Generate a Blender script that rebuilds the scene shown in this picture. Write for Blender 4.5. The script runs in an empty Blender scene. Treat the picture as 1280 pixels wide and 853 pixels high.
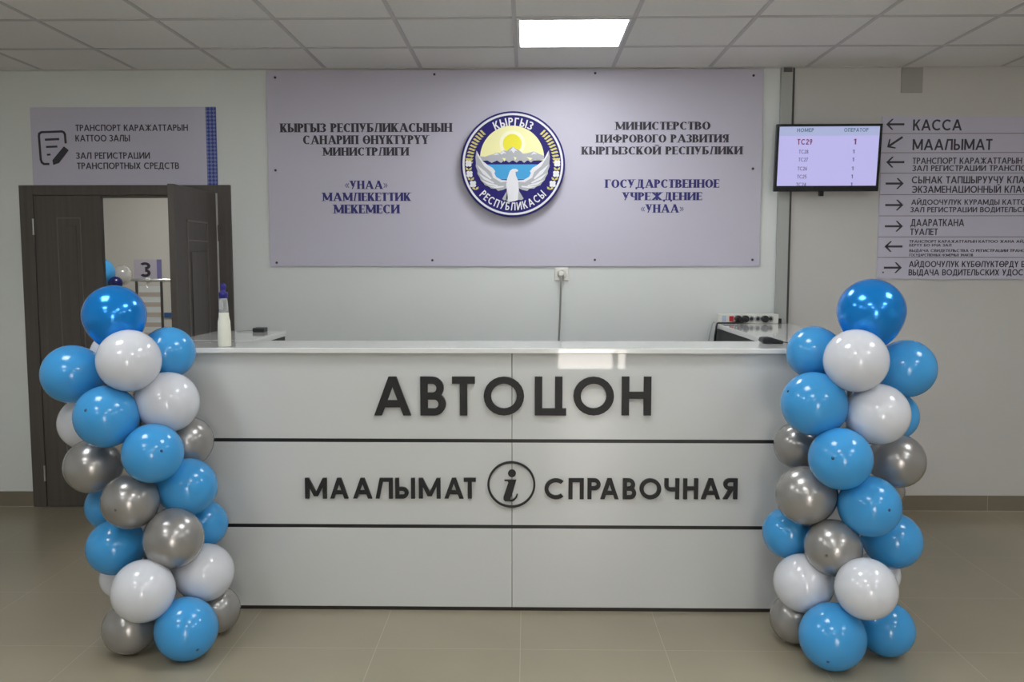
import bpy, math, random
from mathutils import Vector, Matrix
random.seed(7)
S = bpy.context.scene
C = S.collection
R = math.radians

# ---------------------------------------------------------------- camera, world, exposure
F_PX, PITCH, YAW = 1107.7, -0.087, -0.0171
CAM_H = 1.551
fwd = Vector((math.sin(YAW)*math.cos(PITCH), math.cos(YAW)*math.cos(PITCH), math.sin(PITCH)))
rgt = Vector((math.cos(YAW), -math.sin(YAW), 0))
upv = rgt.cross(fwd)
cam_d = bpy.data.cameras.new('camera'); cam = bpy.data.objects.new('camera', cam_d); C.objects.link(cam)
cam_d.sensor_width = 36; cam_d.lens = F_PX/1280*36; cam_d.clip_start = .05
m = Matrix((rgt, upv, -fwd)).transposed().to_4x4(); m.translation = (0, 0, CAM_H)
cam.matrix_world = m
S.camera = cam
w = bpy.data.worlds.new('world'); S.world = w; w.use_nodes = True
bg = w.node_tree.nodes['Background']; bg.inputs[0].default_value = (1, .93, .86, 1); bg.inputs[1].default_value = 15.0
S.view_settings.view_transform = 'Standard'; S.view_settings.look = 'None'
S.view_settings.gamma = 1; S.view_settings.use_curve_mapping = False
S.view_settings.exposure = 0.0
S.cycles.use_denoising = True
LIGHT = 17.0           # radiance of the ceiling panels
LIGHT_COL = (.955, .985, 1)

def at(px, py, Y):
    """world point seen at photo pixel (px, py) on the vertical plane at distance Y from the camera"""
    d = rgt*((px-640)/F_PX) - upv*((py-426.5)/F_PX) + fwd
    return Vector((0, 0, CAM_H)) + d*(Y/d.y)

# ---------------------------------------------------------------- materials
def lin(c):
    return tuple((v/255/12.92 if v/255 <= .04045 else ((v/255+.055)/1.055)**2.4) for v in c)
def mat(name, col, rough=.5, metal=0, spec=.5, emit=0, coat=0, noise=None, trans=0, sss=0, alpha=1):
    M = bpy.data.materials.new(name); M.use_nodes = True
    nt = M.node_tree; b = nt.nodes['Principled BSDF']
    b.inputs['Base Color'].default_value = (*col, 1); b.inputs['Roughness'].default_value = rough
    b.inputs['Metallic'].default_value = metal; b.inputs['Specular IOR Level'].default_value = spec
    b.inputs['Coat Weight'].default_value = coat; b.inputs['Coat Roughness'].default_value = .025
    b.inputs['Transmission Weight'].default_value = trans
    if emit:
        b.inputs['Base Color'].default_value = (.02, .02, .025, 1); b.inputs['Emission Color'].default_value = (*col, 1); b.inputs['Emission Strength'].default_value = emit
    if noise:                                   # (scale xyz, amount, bump)
        sc, amt, bump = noise
        tc = nt.nodes.new('ShaderNodeTexCoord'); mp = nt.nodes.new('ShaderNodeMapping'); mp.inputs['Scale'].default_value = sc
        nz = nt.nodes.new('ShaderNodeTexNoise'); nz.inputs['Scale'].default_value = 1; nz.inputs['Detail'].default_value = 5
        nt.links.new(tc.outputs['Object'], mp.inputs[0]); nt.links.new(mp.outputs[0], nz.inputs['Vector'])
        mx = nt.nodes.new('ShaderNodeMix'); mx.data_type = 'RGBA'
        mx.inputs[6].default_value = (*[v*(1-amt) for v in col], 1); mx.inputs[7].default_value = (*[min(1, v*(1+amt)) for v in col], 1)
        nt.links.new(nz.outputs[0], mx.inputs[0]); nt.links.new(mx.outputs[2], b.inputs['Base Color'])
        if bump:
            bp = nt.nodes.new('ShaderNodeBump'); bp.inputs['Strength'].default_value = bump; bp.inputs['Distance'].default_value = .002
            nt.links.new(nz.outputs[0], bp.inputs['Height']); nt.links.new(bp.outputs[0], b.inputs['Normal'])
    return M

M = {}
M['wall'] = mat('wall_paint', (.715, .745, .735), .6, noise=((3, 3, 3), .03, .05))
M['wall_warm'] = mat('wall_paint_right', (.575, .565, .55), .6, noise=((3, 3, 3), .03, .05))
M['ceil'] = mat('ceiling_tile', (.80, .785, .765), .9, noise=((60, 60, 60), .04, .2))
M['grid'] = mat('ceiling_grid', (.55, .535, .53), .5)
M['white_metal'] = mat('white_metal', (.75, .75, .75), .4)
M['skirt'] = mat('skirting_tile', (.20, .17, .125), .35, noise=((5, 5, 5), .06, 0))
M['joint'] = mat('joint', (.42, .38, .31), .6)
M['wood'] = mat('dark_veneer', (.088, .076, .069), .5, noise=((45, 45, 1.2), .28, .15))
M['wood_line'] = mat('veneer_edge_light', (.16, .14, .125), .5)
M['edge'] = mat('door_edge', (.55, .54, .52), .5)
M['steel'] = mat('steel', (.55, .55, .53), .3, metal=1)
M['chrome'] = mat('chrome', (.88, .88, .88), .35, metal=1)
M['gloss'] = mat('white_laminate', (.585, .597, .595), .4, spec=.3, coat=.8)
M['top'] = mat('white_worktop', (.74, .745, .735), .08, coat=.3)
M['strip'] = mat('black_strip', (.008, .008, .01), .35)
M['plinth'] = mat('plinth', (.02, .014, .012), .5)
M['letter'] = mat('anthracite_letter', (.018, .018, .019), .45, spec=.3)
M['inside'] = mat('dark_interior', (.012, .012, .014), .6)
M['banner'] = mat('banner_print', (.555, .535, .64), .42, spec=.4)
M['print_dark'] = mat('print_dark', (.035, .03, .045), .5)
M['print_blue'] = mat('print_blue', (.022, .02, .17), .5)
M['navy'] = mat('emblem_navy', (.018, .013, .15), .5, spec=.2)
M['e_white'] = mat('emblem_white', (.76, .76, .80), .4)
M['e_grey'] = mat('emblem_grey', (.42, .43, .46), .4)
M['e_sun'] = mat('emblem_sun', (.82, .74, .02), .4)
M['e_pale'] = mat('emblem_pale_yellow', (.86, .83, .42), .4)
M['e_halo'] = mat('emblem_halo', (.90, .88, .66), .4)
M['e_gold'] = mat('emblem_gold', (.62, .55, .16), .4)
M['e_lake'] = mat('emblem_lake', (.03, .33, .66), .4)
M['sign'] = mat('sign_panel', (.555, .54, .66), .3, spec=.5)
M['sign_print'] = mat('sign_print', (.042, .04, .055), .5)
M['sign_line'] = mat('sign_line', (.16, .15, .17), .5)
M['bezel'] = mat('monitor_bezel', (.008, .008, .012), .25)
M['screen'] = mat('screen_image', (.50, .475, .83), .3, emit=.95)
M['screen_band'] = mat('screen_band', (.42, .47, .72), .3, emit=.9)
M['scr_teal'] = mat('screen_teal', (.07, .14, .24), .3, emit=.8)
M['scr_red'] = mat('screen_magenta', (.20, .02, .12), .3, emit=.8)
M['scr_grey'] = mat('screen_grey', (.13, .11, .24), .3, emit=.8)
M['plastic'] = mat('white_plastic', (.72, .71, .66), .35)
M['grey_plastic'] = mat('grey_plastic', (.36, .37, .36), .45)
M['cord_grey'] = mat('grey_cord', (.27, .27, .25), .5)
M['black'] = mat('black_plastic', (.012, .012, .013), .4)
M['dark'] = mat('dark_parts_and_shade', (.09, .09, .09), .7)
M['trunk'] = mat('trunking_grey', (.40, .415, .40), .55)
M['red'] = mat('red_switch', (.45, .02, .03), .3)
M['paleblue'] = mat('pale_blue_plastic', (.45, .55, .70), .3)
M['milk'] = mat('milky_plastic', (.74, .74, .64), .45)
M['clearplastic'] = mat('clear_plastic', (.78, .80, .80), .15, trans=.75)
M['navycap'] = mat('navy_cap', (.018, .014, .20), .35)
M['b_blue'] = mat('latex_blue', (.055, .335, .72), .16, spec=.5)
M['b_white'] = mat('latex_white', (.67, .69, .745), .13, spec=.55)
M['b_silver'] = mat('latex_silver', (.36, .35, .34), .27, metal=.55, coat=.3)
M['b_metal'] = mat('latex_metallic_blue', (.006, .25, .76), .18, metal=.4, coat=.2)
M['b_navy'] = mat('latex_navy', (.008, .012, .10), .25)
M['b_clear'] = mat('latex_clear', (.8, .8, .78), .08, trans=.65, coat=1)
M['tip_dark'] = mat('latex_tip_dark', (.012, .075, .19), .4)
M['tip_silver'] = mat('latex_tip_grey', (.08, .08, .08), .4)
M['blind_white'] = mat('blind_white', (.68, .72, .72), .6)
M['blind_beige'] = mat('blind_beige', (.50, .44, .39), .6)
M['blueprint'] = mat('blue_strip', (.03, .10, .27), .4)
M['plate'] = mat('grey_plate', (.37, .36, .345), .6)
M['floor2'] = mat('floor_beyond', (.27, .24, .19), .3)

def emission(name, col, s):
    E = bpy.data.materials.new(name); E.use_nodes = True; nt = E.node_tree; nt.nodes.clear()
    e = nt.nodes.new('ShaderNodeEmission'); o = nt.nodes.new('ShaderNodeOutputMaterial')
    e.inputs[0].default_value = (*col, 1); e.inputs[1].default_value = s; nt.links.new(e.outputs[0], o.inputs[0]); return E
M['diffuser'] = emission('light_diffuser', LIGHT_COL, LIGHT)
M['diffuser_beyond'] = emission('light_diffuser_beyond', (1, .97, .93), LIGHT*1.75)

TILE, FX0, FY0 = .5834, -.0256, 3.455
def floor_material():
    Mf = bpy.data.materials.new('floor_tiles'); Mf.use_nodes = True; nt = Mf.node_tree; b = nt.nodes['Principled BSDF']
    tc = nt.nodes.new('ShaderNodeTexCoord'); mp = nt.nodes.new('ShaderNodeMapping')
    mp.inputs['Location'].default_value = (-FX0+TILE*20, -FY0+TILE*20, 0)
    br = nt.nodes.new('ShaderNodeTexBrick'); br.offset = 0; br.squash = 1
    br.inputs['Scale'].default_value = 1; br.inputs['Brick Width'].default_value = TILE; br.inputs['Row Height'].default_value = TILE
    br.inputs['Mortar Size'].default_value = .0016; br.inputs['Mortar Smooth'].default_value = .3; br.inputs['Bias'].default_value = 0
    br.inputs['Color1'].default_value = (.355, .315, .228, 1); br.inputs['Color2'].default_value = (.372, .33, .24, 1)
    br.inputs['Mortar'].default_value = (.50, .46, .37, 1)
    nz = nt.nodes.new('ShaderNodeTexNoise'); nz.inputs['Scale'].default_value = 2.2; nz.inputs['Detail'].default_value = 6
    mx = nt.nodes.new('ShaderNodeMix'); mx.data_type = 'RGBA'; mx.blend_type = 'MULTIPLY'; mx.inputs[0].default_value = .18
    nt.links.new(tc.outputs['Object'], mp.inputs[0]); nt.links.new(mp.outputs[0], br.inputs['Vector']); nt.links.new(mp.outputs[0], nz.inputs['Vector'])
    nt.links.new(br.outputs['Color'], mx.inputs[6]); nt.links.new(nz.outputs[0], mx.inputs[7]); nt.links.new(mx.outputs[2], b.inputs['Base Color'])
    b.inputs['Roughness'].default_value = .3; b.inputs['Specular IOR Level'].default_value = .5
    return Mf
M['floor'] = floor_material()

def ornament_material():
    Mo = bpy.data.materials.new('ornament_print'); Mo.use_nodes = True; nt = Mo.node_tree; b = nt.nodes['Principled BSDF']
    tc = nt.nodes.new('ShaderNodeTexCoord'); mp = nt.nodes.new('ShaderNodeMapping'); mp.inputs['Rotation'].default_value = (0, R(45), 0)
    ck = nt.nodes.new('ShaderNodeTexChecker'); ck.inputs['Scale'].default_value = 62
    ck.inputs['Color1'].default_value = (.045, .06, .30, 1); ck.inputs['Color2'].default_value = (.17, .22, .46, 1)
    nt.links.new(tc.outputs['Object'], mp.inputs[0]); nt.links.new(mp.outputs[0], ck.inputs[0]); nt.links.new(ck.outputs[0], b.inputs['Base Color'])
    b.inputs['Roughness'].default_value = .35
    return Mo
M['ornament'] = ornament_material()

# ---------------------------------------------------------------- mesh builder
class MB:
    def __init__(s): s.v = []; s.f = []
    def add(s, vs, fs):
        n = len(s.v); s.v += [tuple(v) for v in vs]; s.f += [tuple(i+n for i in f) for f in fs]; return s
    def box(s, x0, x1, y0, y1, z0, z1):
        x0, x1 = sorted((x0, x1)); y0, y1 = sorted((y0, y1)); z0, z1 = sorted((z0, z1))
        return s.add([(x0,y0,z0),(x1,y0,z0),(x1,y1,z0),(x0,y1,z0),(x0,y0,z1),(x1,y0,z1),(x1,y1,z1),(x0,y1,z1)],
              [(0,3,2,1),(4,5,6,7),(0,1,5,4),(1,2,6,5),(2,3,7,6),(3,0,4,7)])
    def prism(s, pts, y0, y1):
        """polygon pts in (x,z), extruded from y0 (front, towards the camera) back to y1"""
        a = sum(pts[i][0]*pts[(i+1) % len(pts)][1]-pts[(i+1) % len(pts)][0]*pts[i][1] for i in range(len(pts)))
        if a < 0: pts = pts[::-1]
        n = len(pts); vs = [(x, y0, z) for x, z in pts]+[(x, y1, z) for x, z in pts]
        fs = [tuple(range(n)), tuple(range(2*n-1, n-1, -1))]+[(i, i+n, (i+1) % n+n, (i+1) % n) for i in range(n)]
        return s.add(vs, fs)
    def lathe(s, prof, n=32, c=(0, 0, 0), axis='z'):
        vs, fs = [], []
        for r, h in prof:
            for k in range(n):
                a = 2*math.pi*k/n; p = (r*math.cos(a), r*math.sin(a), h)
                if axis == 'y': p = (p[0], p[2], -p[1])
                if axis == 'x': p = (p[2], p[1], -p[0])
                vs.append((p[0]+c[0], p[1]+c[1], p[2]+c[2]))
        for i in range(len(prof)-1):
            for k in range(n):
                fs.append((i*n+k, i*n+(k+1) % n, (i+1)*n+(k+1) % n, (i+1)*n+k))
        fs.append(tuple(range(n-1, -1, -1))); fs.append(tuple((len(prof)-1)*n+k for k in range(n)))
        return s.add(vs, fs)
    def tube(s, pts, r, n=10):
        pts = [Vector(p) for p in pts]; vs, fs = [], []
        for i, p in enumerate(pts):
            t = (pts[min(i+1, len(pts)-1)]-pts[max(i-1, 0)]).normalized()
            a = t.cross(Vector((0, 0, 1)) if abs(t.z) < .9 else Vector((1, 0, 0))).normalized(); b = t.cross(a)
            for k in range(n):
                q = 2*math.pi*k/n; vs.append(p+a*(r*math.cos(q))+b*(r*math.sin(q)))
        for i in range(len(pts)-1):
            for k in range(n): fs.append((i*n+k, (i+1)*n+k, (i+1)*n+(k+1) % n, i*n+(k+1) % n))
        fs.append(tuple(range(n))); fs.append(tuple(range(len(vs)-1, len(vs)-n-1, -1)))
        return s.add(vs, fs)
    def build(s, name, m, parent=None, smooth=False, bevel=0, loc=None):
        me = bpy.data.meshes.new(name); me.from_pydata(s.v, [], s.f); me.update()
        for mm in (m if isinstance(m, list) else [m]): me.materials.append(mm)
        if smooth:
            for p in me.polygons: p.use_smooth = len(p.vertices) == 4
        o = bpy.data.objects.new(name, me); C.objects.link(o)
        if parent is not None:
            o.parent = parent; o.matrix_parent_inverse = Matrix.Translation(-world_loc(parent))
        if bevel:
            bv = o.modifiers.new('bevel', 'BEVEL'); bv.width = bevel; bv.segments = 2; bv.limit_method = 'ANGLE'
        return o

LOC = {}
def world_loc(o): return LOC.get(o.name, Vector((0, 0, 0)))
def tag(o, label, cat, group=None):
    o['label'] = label; o['category'] = cat
    if group: o['group'] = group
    return o
def thing(name, label, cat, loc=(0, 0, 0), group=None):
    o = bpy.data.objects.new(name, None); C.objects.link(o); o.empty_display_size = .1
    o.location = loc; LOC[o.name] = Vector(loc)
    return tag(o, label, cat, group)
def struct(o):
    o['kind'] = 'structure'; return o

# ---------------------------------------------------------------- lettering (own glyph outlines, cap height 1)
class Pen:
    def __init__(s, T, H, serif=False):
        s.T, s.H, s.serif = T, H, serif; s.p = []
    def rect(s, x0, x1, y0, y1): s.p.append([(x0, y0), (x1, y0), (x1, y1), (x0, y1)])
    def ser(s, x, y):
        if s.serif:
            e = s.T*.5+.085
            if y <= 0: s.rect(x-e, x+e, 0, .05)
            elif y >= 1: s.rect(x-e, x+e, .95, 1)
    def vs(s, x, y0=0, y1=1, t=None):
        t = t or s.T; s.rect(x-t/2, x+t/2, y0, y1)
        if y0 == 0: s.ser(x, 0)
        if y1 == 1: s.ser(x, 1)
    def hs(s, y, x0, x1): s.rect(x0, x1, y-s.H/2, y+s.H/2)
    def dg(s, x0, y0, x1, y1, t=None, ser=True):
        if y0 > y1: x0, y0, x1, y1 = x1, y1, x0, y0
        if t is None: t = s.T*(.98 if x1 < x0 else .98) if not s.serif else (s.T if x1 < x0 else s.H*1.3)
        L = math.hypot(x1-x0, y1-y0); tw = t*L/max(abs(y1-y0), 1e-4)/2
        s.p.append([(x0-tw, y0), (x0+tw, y0), (x1+tw, y1), (x1-tw, y1)])
        if ser:
            if y0 == 0: s.ser(x0, 0)
            if y1 == 1: s.ser(x1, 1)
    def arc(s, cx, cy, rx, ry, a0=0, a1=360, n=None):
        n = n or max(6, int(abs(a1-a0)/15)); T, H = s.T/2, s.H/2
        for i in range(n):
            q = [R(a0+(a1-a0)*k/n) for k in (i, i+1)]
            o = [(cx+(rx+T)*math.cos(a), cy+(ry+H)*math.sin(a)) for a in q]; n_ = [(cx+(rx-T)*math.cos(a), cy+(ry-H)*math.sin(a)) for a in q]
            s.p.append([o[0], o[1], n_[1], n_[0]])
    def bowl(s, x0, x1, y0, y1, mirror=None):
        ry = (y1-y0)/2-s.H/2; rx = min(max(ry, .12), x1-s.T/2-x0); xm = x1-s.T/2-rx
        n0 = len(s.p)
        s.hs(y0+s.H/2, x0, xm); s.hs(y1-s.H/2, x0, xm); s.arc(xm, (y0+y1)/2, rx, ry, -90, 90)
        if mirror is not None:
            for i in range(n0, len(s.p)): s.p[i] = [(mirror-x, y) for x, y in s.p[i]]

def glyph(ch, T, H, serif):
    g = Pen(T, H, serif); t, h = T/2, H/2; W = {}
    o_w = .82 if serif else 1.0
    if ch in 'АA': w = .92; g.dg(t, 0, w/2, 1, ser=False); g.dg(w-t, 0, w/2, 1, ser=False); g.hs(.3, .22*w, .78*w); (g.ser(t, 0), g.ser(w-t, 0))
    elif ch == 'Б': w = .64; g.vs(t); g.hs(1-h, t, .93*w); g.bowl(t, w, 0, .57)
    elif ch in 'ВB': w = .66; g.vs(t); g.bowl(t, .92*w, .5-h, 1); g.bowl(t, w, 0, .5+h)
    elif ch == 'Г': w = .56; g.vs(t); g.hs(1-h, t, w); serif and g.rect(w-.05, w, .75, 1)
    elif ch == 'Д': w = .86; g.dg(.16+t, H, .26+t, 1, ser=False); g.vs(w-.1-t, .02, .98); g.hs(1-h, .26, w-.1); g.hs(h, 0, w); g.rect(0, T*.7, -.17, H); g.rect(w-T*.7, w, -.17, H)
    elif ch in 'ЕE': w = .56; g.vs(t); g.hs(1-h, t, w); g.hs(h, t, w); g.hs(.52, t, .9*w); serif and (g.rect(w-.05, w, .75, 1), g.rect(w-.05, w, 0, .25))
    elif ch == 'Ж':
        w = 1.1; g.vs(w/2)
        for a, b in ((t, 1), (t, 0), (w-t, 1), (w-t, 0)): g.dg(a, b, w/2, .5, t=T*.8)
    elif ch in 'З3': w = .58; r = w-.24-t; g.arc(.24, .75, r, .25-h, 150, -90); g.arc(.24, .27, r, .27-h, 90, -150)
    elif ch in 'ИЙ':
        w = .80; g.vs(t); g.vs(w-t); g.dg(t, 0.02, w-t, .98, ser=False)
        if ch == 'Й': g.arc(w/2, 1.24, .15, .1, 200, 340)
    elif ch == 'К': w = .70; g.vs(t); g.dg(T*.8, .38, w-t, 1, t=T*.9 if not serif else H*1.5); g.dg(w-t*1.1, 0, .38*w, .62)
    elif ch == 'Л': w = .78; g.dg(t, 0, .36*w, .99, t=None if not serif else H*1.6); g.hs(1-h, .36*w-t, w-t); g.vs(w-t)
    elif ch == 'М': w = 1.0; g.vs(t, t=None if not serif else H*1.4); g.vs(w-t); g.dg(t, .99, w/2, .12, ser=False); g.dg(w-t, .99, w/2, .12, ser=False)
    elif ch == 'Н': w = .76; g.vs(t); g.vs(w-t); g.hs(.52, t, w-t)
    elif ch in 'ОӨ0':
        w = o_w if ch != '0' else .6; g.arc(w/2, .5, w/2-t, .5-h)
        if ch == 'Ө': g.hs(.5, t, w-t)
    elif ch == 'П': w = .74; g.vs(t); g.vs(w-t); g.hs(1-h, t, w-t)
    elif ch == 'Р': w = .60; g.vs(t); g.bowl(t, w, .43, 1)
    elif ch in 'СC': w = o_w*.88; g.arc(o_w/2, .5, o_w/2-t, .5-h, 48, 312); serif and g.rect(.9*w-.05, .9*w, .68, .98)
    elif ch in 'ТT': w = .62; g.vs(w/2); g.hs(1-h, 0, w); serif and (g.rect(0, .05, .73, 1), g.rect(w-.05, w, .73, 1))
    elif ch == 'У': w = .72; g.dg(t, 1, w/2, .34); g.dg(w-t, 1, .24, 0, ser=False); g.ser(w-t, 1)
    elif ch == 'Ү': w = .74; g.dg(t, 1, w/2, .42); g.dg(w-t, 1, w/2, .42); g.vs(w/2, 0, .45)
    elif ch == 'Ф': w = 1.0; g.vs(w/2); g.arc(w/2, .53, w/2-t, .3-h)
    elif ch == 'Х': w = .74; g.dg(t, 0, w-t, 1); g.dg(t, 1, w-t, 0)
    elif ch == 'Ц': w = .82; g.vs(t); g.vs(w-.1-t); g.hs(h, 0, w); serif and g.rect(w-.06, w, -.17, H)
    elif ch == 'Ч': w = .68; g.vs(w-t); g.rect(0, T, .66, 1); g.ser(t, 1); g.arc(t+.2, .66, .2, .28-h, 180, 270); g.hs(.38+h, t+.2, w-t)
    elif ch == 'Ш': w = 1.04; g.vs(t); g.vs(w/2); g.vs(w-t); g.hs(h, t, w-t)
    elif ch == 'Ы': w = .92; g.vs(t); g.bowl(t, .62, 0, .56); g.vs(w-t)
    elif ch == 'Ь': w = .62; g.vs(t); g.bowl(t, w, 0, .56)
    elif ch == 'Э': w = o_w*.86; c = w-o_w/2; g.arc(c, .5, o_w/2-t, .5-h, 132, -132); g.hs(.5, w-.62*o_w, w-t)
    elif ch == 'Я': w = .64; g.vs(w-t); g.bowl(t, w, .43, 1, mirror=w); g.dg(t, 0, .55*w, .46)
    elif ch in '«»':
        w = .46; n0 = len(g.p)
        for x in (.04, .24): g.dg(x+.16, .68, x, .42, t=.07, ser=False); g.dg(x, .42, x+.16, .16, t=.07, ser=False)
        if ch == '»': g.p = [[(w-x, y) for x, y in q] for q in g.p]
    elif ch == '1': w = .36; g.vs(w-t*1.2); g.dg(0.02, .74, w-t*1.2, .97, ser=False)
    elif ch == '2': w = .58; g.arc(w/2, .7, w/2-t, .3-h, 170, -30); g.dg(t*.8, H*.6, w-t*1.2, .58, ser=False); g.hs(h, 0, w)
    elif ch == '4': w = .62; g.vs(w*.72); g.hs(.27, 0, w); g.dg(t, .27, w*.68, .98, ser=False)
    elif ch == '5': w = .56; g.hs(1-h, .12, w*.95); g.vs(.14, .5, .98); g.arc(w*.46, .33, w*.54-t, .33-h, 140, -140)
    elif ch == '6': w = .58; g.arc(w/2, .31, w/2-t, .31-h); g.dg(t*1.2, .42, w*.66, 1, ser=False)
    elif ch == '7': w = .56; g.hs(1-h, 0, w); g.dg(.14, 0, w-t, .96, ser=False)
    elif ch == '8': w = .58; g.arc(w/2, .76, w/2-t-.03, .24-h); g.arc(w/2, .27, w/2-t, .27-h)
    elif ch == '9': w = .58; g.arc(w/2, .69, w/2-t, .31-h); g.dg(w-t*1.2, .58, w*.34, 0, ser=False)
    else: return [], .34
    return g.p, w

STY = {'sans': (.17, .15, False, .11), 'bold': (.19, .18, False, .17), 'serif': (.255, .085, True, .07), 'cond': (.19, .16, False, .2)}
def layout(text, style):
    T, H, sf, gap = STY[style]; x = 0; out = []
    for ch in text:
        p, w = glyph(ch, T, H, sf); out.append((p, x, w)); x += w+gap
    return out, x-gap
def text_line(mb, text, px0, px1, pt, pb, Y, style='sans', depth=.0015, back=0):
    """writes text between photo columns px0..px1 with caps from row pt down to row pb, on the plane at Y"""
    a, b = at(px0, pb, Y), at(px1, pb, Y); top = at(px0, pt, Y)
    out, w = layout(text, style); sx = (b.x-a.x)/w; sz = top.z-a.z
    for p, x, _ in out:
        for n, q in enumerate(p): mb.prism([(a.x+(x+u)*sx, a.z+v*sz) for u, v in q], Y-depth-n*3e-5, Y+back)
def letters(word, text, spans, pt, pb, Y, style, depth, m):
    T, H, sf, _ = STY[style]
    for ch, (p0, p1) in zip(text, spans):
        a, b, top = at(p0, pb, Y), at(p1, pb, Y), at(p0, pt, Y)
        sz = top.z-a.z; W = b.x-a.x
        p, w0 = glyph(ch, T, H, sf)
        f = W/sz/w0
        p, w = glyph(ch, T/f, H, sf)                       # keep the stem width after stretching
        mb = MB()
        for n, q in enumerate(p): mb.prism([(a.x+u*W/w, a.z+v*sz) for u, v in q], Y-depth-n*6e-5, Y)
        mb.build('letter', m, word)

# ---------------------------------------------------------------- the setting
WY = 5.52; CZ = 2.738; XL, XR, YF = -4.8, 4.8, -3.6
struct(MB().box(XL-.1, XR+.1, YF-.1, WY+.13, -.1, 0).build('floor', M['floor']))
ceiling = struct(MB().box(XL-.1, XR+.1, YF-.1, WY, CZ, CZ+.08).build('ceiling', M['ceil']))
GX0, GY0 = -.065, 4.402
g = MB()
i = -8
while GX0+TILE*i < XR:
    x = GX0+TILE*i
    if x > XL: g.box(x-.0105, x+.0105, YF, WY, CZ-.0035, CZ)
    i += 1
j = -14
while GY0+TILE*j < WY:
    y = GY0+TILE*j
    if y > YF: g.box(XL, XR, y-.012, y+.012, CZ-.0045, CZ)
    j += 1
g.box(XL, XR, WY-.018, WY, CZ-.006, CZ)
g.build('ceiling_grid', M['grid'], ceiling)

DXL, DXR, DZ = -3.155, -1.835, 2.036        # outside of the door architrave
AW = .085
OL, OR_, OZ = DXL+.06, DXR-.06, DZ-.04         # hole in the wall
SPLIT = at(988, 250, WY).x
wb = MB(); T2 = WY+.12
wb.box(XL, OL, WY, T2, 0, CZ); wb.box(OL, OR_, WY, T2, OZ, CZ); wb.box(OR_, SPLIT, WY, T2, 0, CZ)
struct(wb.build('wall_back', M['wall']))
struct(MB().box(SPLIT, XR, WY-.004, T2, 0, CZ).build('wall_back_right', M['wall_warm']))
struct(MB().box(XL-.12, XL, YF, T2, 0, CZ).build('wall_left', M['wall']))
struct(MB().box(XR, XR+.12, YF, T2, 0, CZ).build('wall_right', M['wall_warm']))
wx0, wx1 = .36, 1.30
wf = MB(); wf.box(XL, wx0, YF-.12, YF, 0, CZ); wf.box(wx1, XR, YF-.12, YF, 0, CZ); wf.box(wx0, wx1, YF-.12, YF, 2.15, CZ); wf.box(wx0, wx1, YF-.12, YF, 0, .17)
struct(wf.build('wall_front', M['wall']))
win = MB(); win.box(wx0, wx0+.04, YF-.1, YF-.03, .17, 2.15); win.box(wx1-.04, wx1, YF-.1, YF-.03, .17, 2.15)
win.box(1.10, 1.17, YF-.1, YF-.03, .17, 2.15); win.box(wx0+.04, wx1-.04, YF-.1, YF-.03, 2.10, 2.15); win.box(wx0+.04, wx1-.04, YF-.1, YF-.03, .17, .20)
struct(win.build('window_1', M['white_metal']))
# skirting tiles
SK = .098
def skirting(name, x0, x1, y):
    o = struct(MB().box(x0, x1, y-.012, y, .004, SK).build(name, M['skirt']))
    k = MB(); k.box(x0, x1, y-.0135, y, 0, .004)
    x = FX0+TILE*math.ceil((x0-FX0)/TILE)
    while x < x1: k.box(x-.0012, x+.0012, y-.0128, y, .004, SK); x += TILE
    k.build('joint', M['joint'], o)
skirting('baseboard_left', XL, DXL, WY)
skirting('baseboard_back', DXR, XR, WY-.004)

# the room beyond the doorway
BY = 8.6
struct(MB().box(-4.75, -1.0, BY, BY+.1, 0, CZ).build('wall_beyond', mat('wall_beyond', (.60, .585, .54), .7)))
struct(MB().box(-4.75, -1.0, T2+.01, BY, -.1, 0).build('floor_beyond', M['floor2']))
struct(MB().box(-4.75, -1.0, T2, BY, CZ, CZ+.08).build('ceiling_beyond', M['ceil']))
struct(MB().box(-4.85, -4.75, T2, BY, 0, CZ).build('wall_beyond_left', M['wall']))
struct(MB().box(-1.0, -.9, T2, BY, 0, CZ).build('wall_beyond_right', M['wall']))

# door_1: architrave, a closed narrow leaf, an open leaf swung towards the hall
door = bpy.data.objects.new('door_1', None); C.objects.link(door); door.location = (DXL, WY, 0); LOC['door_1'] = Vector(door.location); struct(door)
fr = MB()
fr.box(DXL, DXL+AW, WY-.018, WY+.0, 0, DZ); fr.box(DXR-AW, DXR, WY-.018, WY, 0, DZ); fr.box(DXL+AW, DXR-AW, WY-.018, WY, DZ-.06, DZ)
fr.box(OL, OL+.03, WY, T2, 0, OZ); fr.box(OR_-.03, OR_, WY, T2, 0, OZ); fr.box(OL+.03, OR_-.03, WY, T2, OZ-.03, OZ)
fr.build('door_frame', M['wood'], door, bevel=.003)
lx0, lx1 = DXL+AW+.003, at(126.5, 250, WY).x; lz = DZ-.063
lf = MB().box(lx0, lx1, WY-.012, WY+.026, .004, lz)
leaf = lf.build('door_leaf', M['wood'], door, bevel=.003)
pm = MB()
p0, p1 = at(71, 272, WY-.012), at(101, 272, WY-.012)
zt, zb = p0.z, .25
for x0, x1, z0, z1 in ((p0.x, p0.x+.006, zb, zt), (p1.x-.006, p1.x, zb, zt), (p0.x, p1.x, zt-.006, zt), (p0.x, p1.x, zb, zb+.006)):
    pm.box(x0, x1, WY-.016, WY-.012, z0, z1)
pm.build('moulding', M['wood_line'], leaf)
pi = MB(); pi.prism([(p0.x+.045, zb+.05), (p1.x-.03, zb+.05), (p1.x-.03, zt-.05), (p0.x+.045, zt-.05)], WY-.019, WY-.012)
pi.build('raised_panel', M['wood'], leaf, bevel=.004)
hg = MB(); hx = DXL+AW
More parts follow.
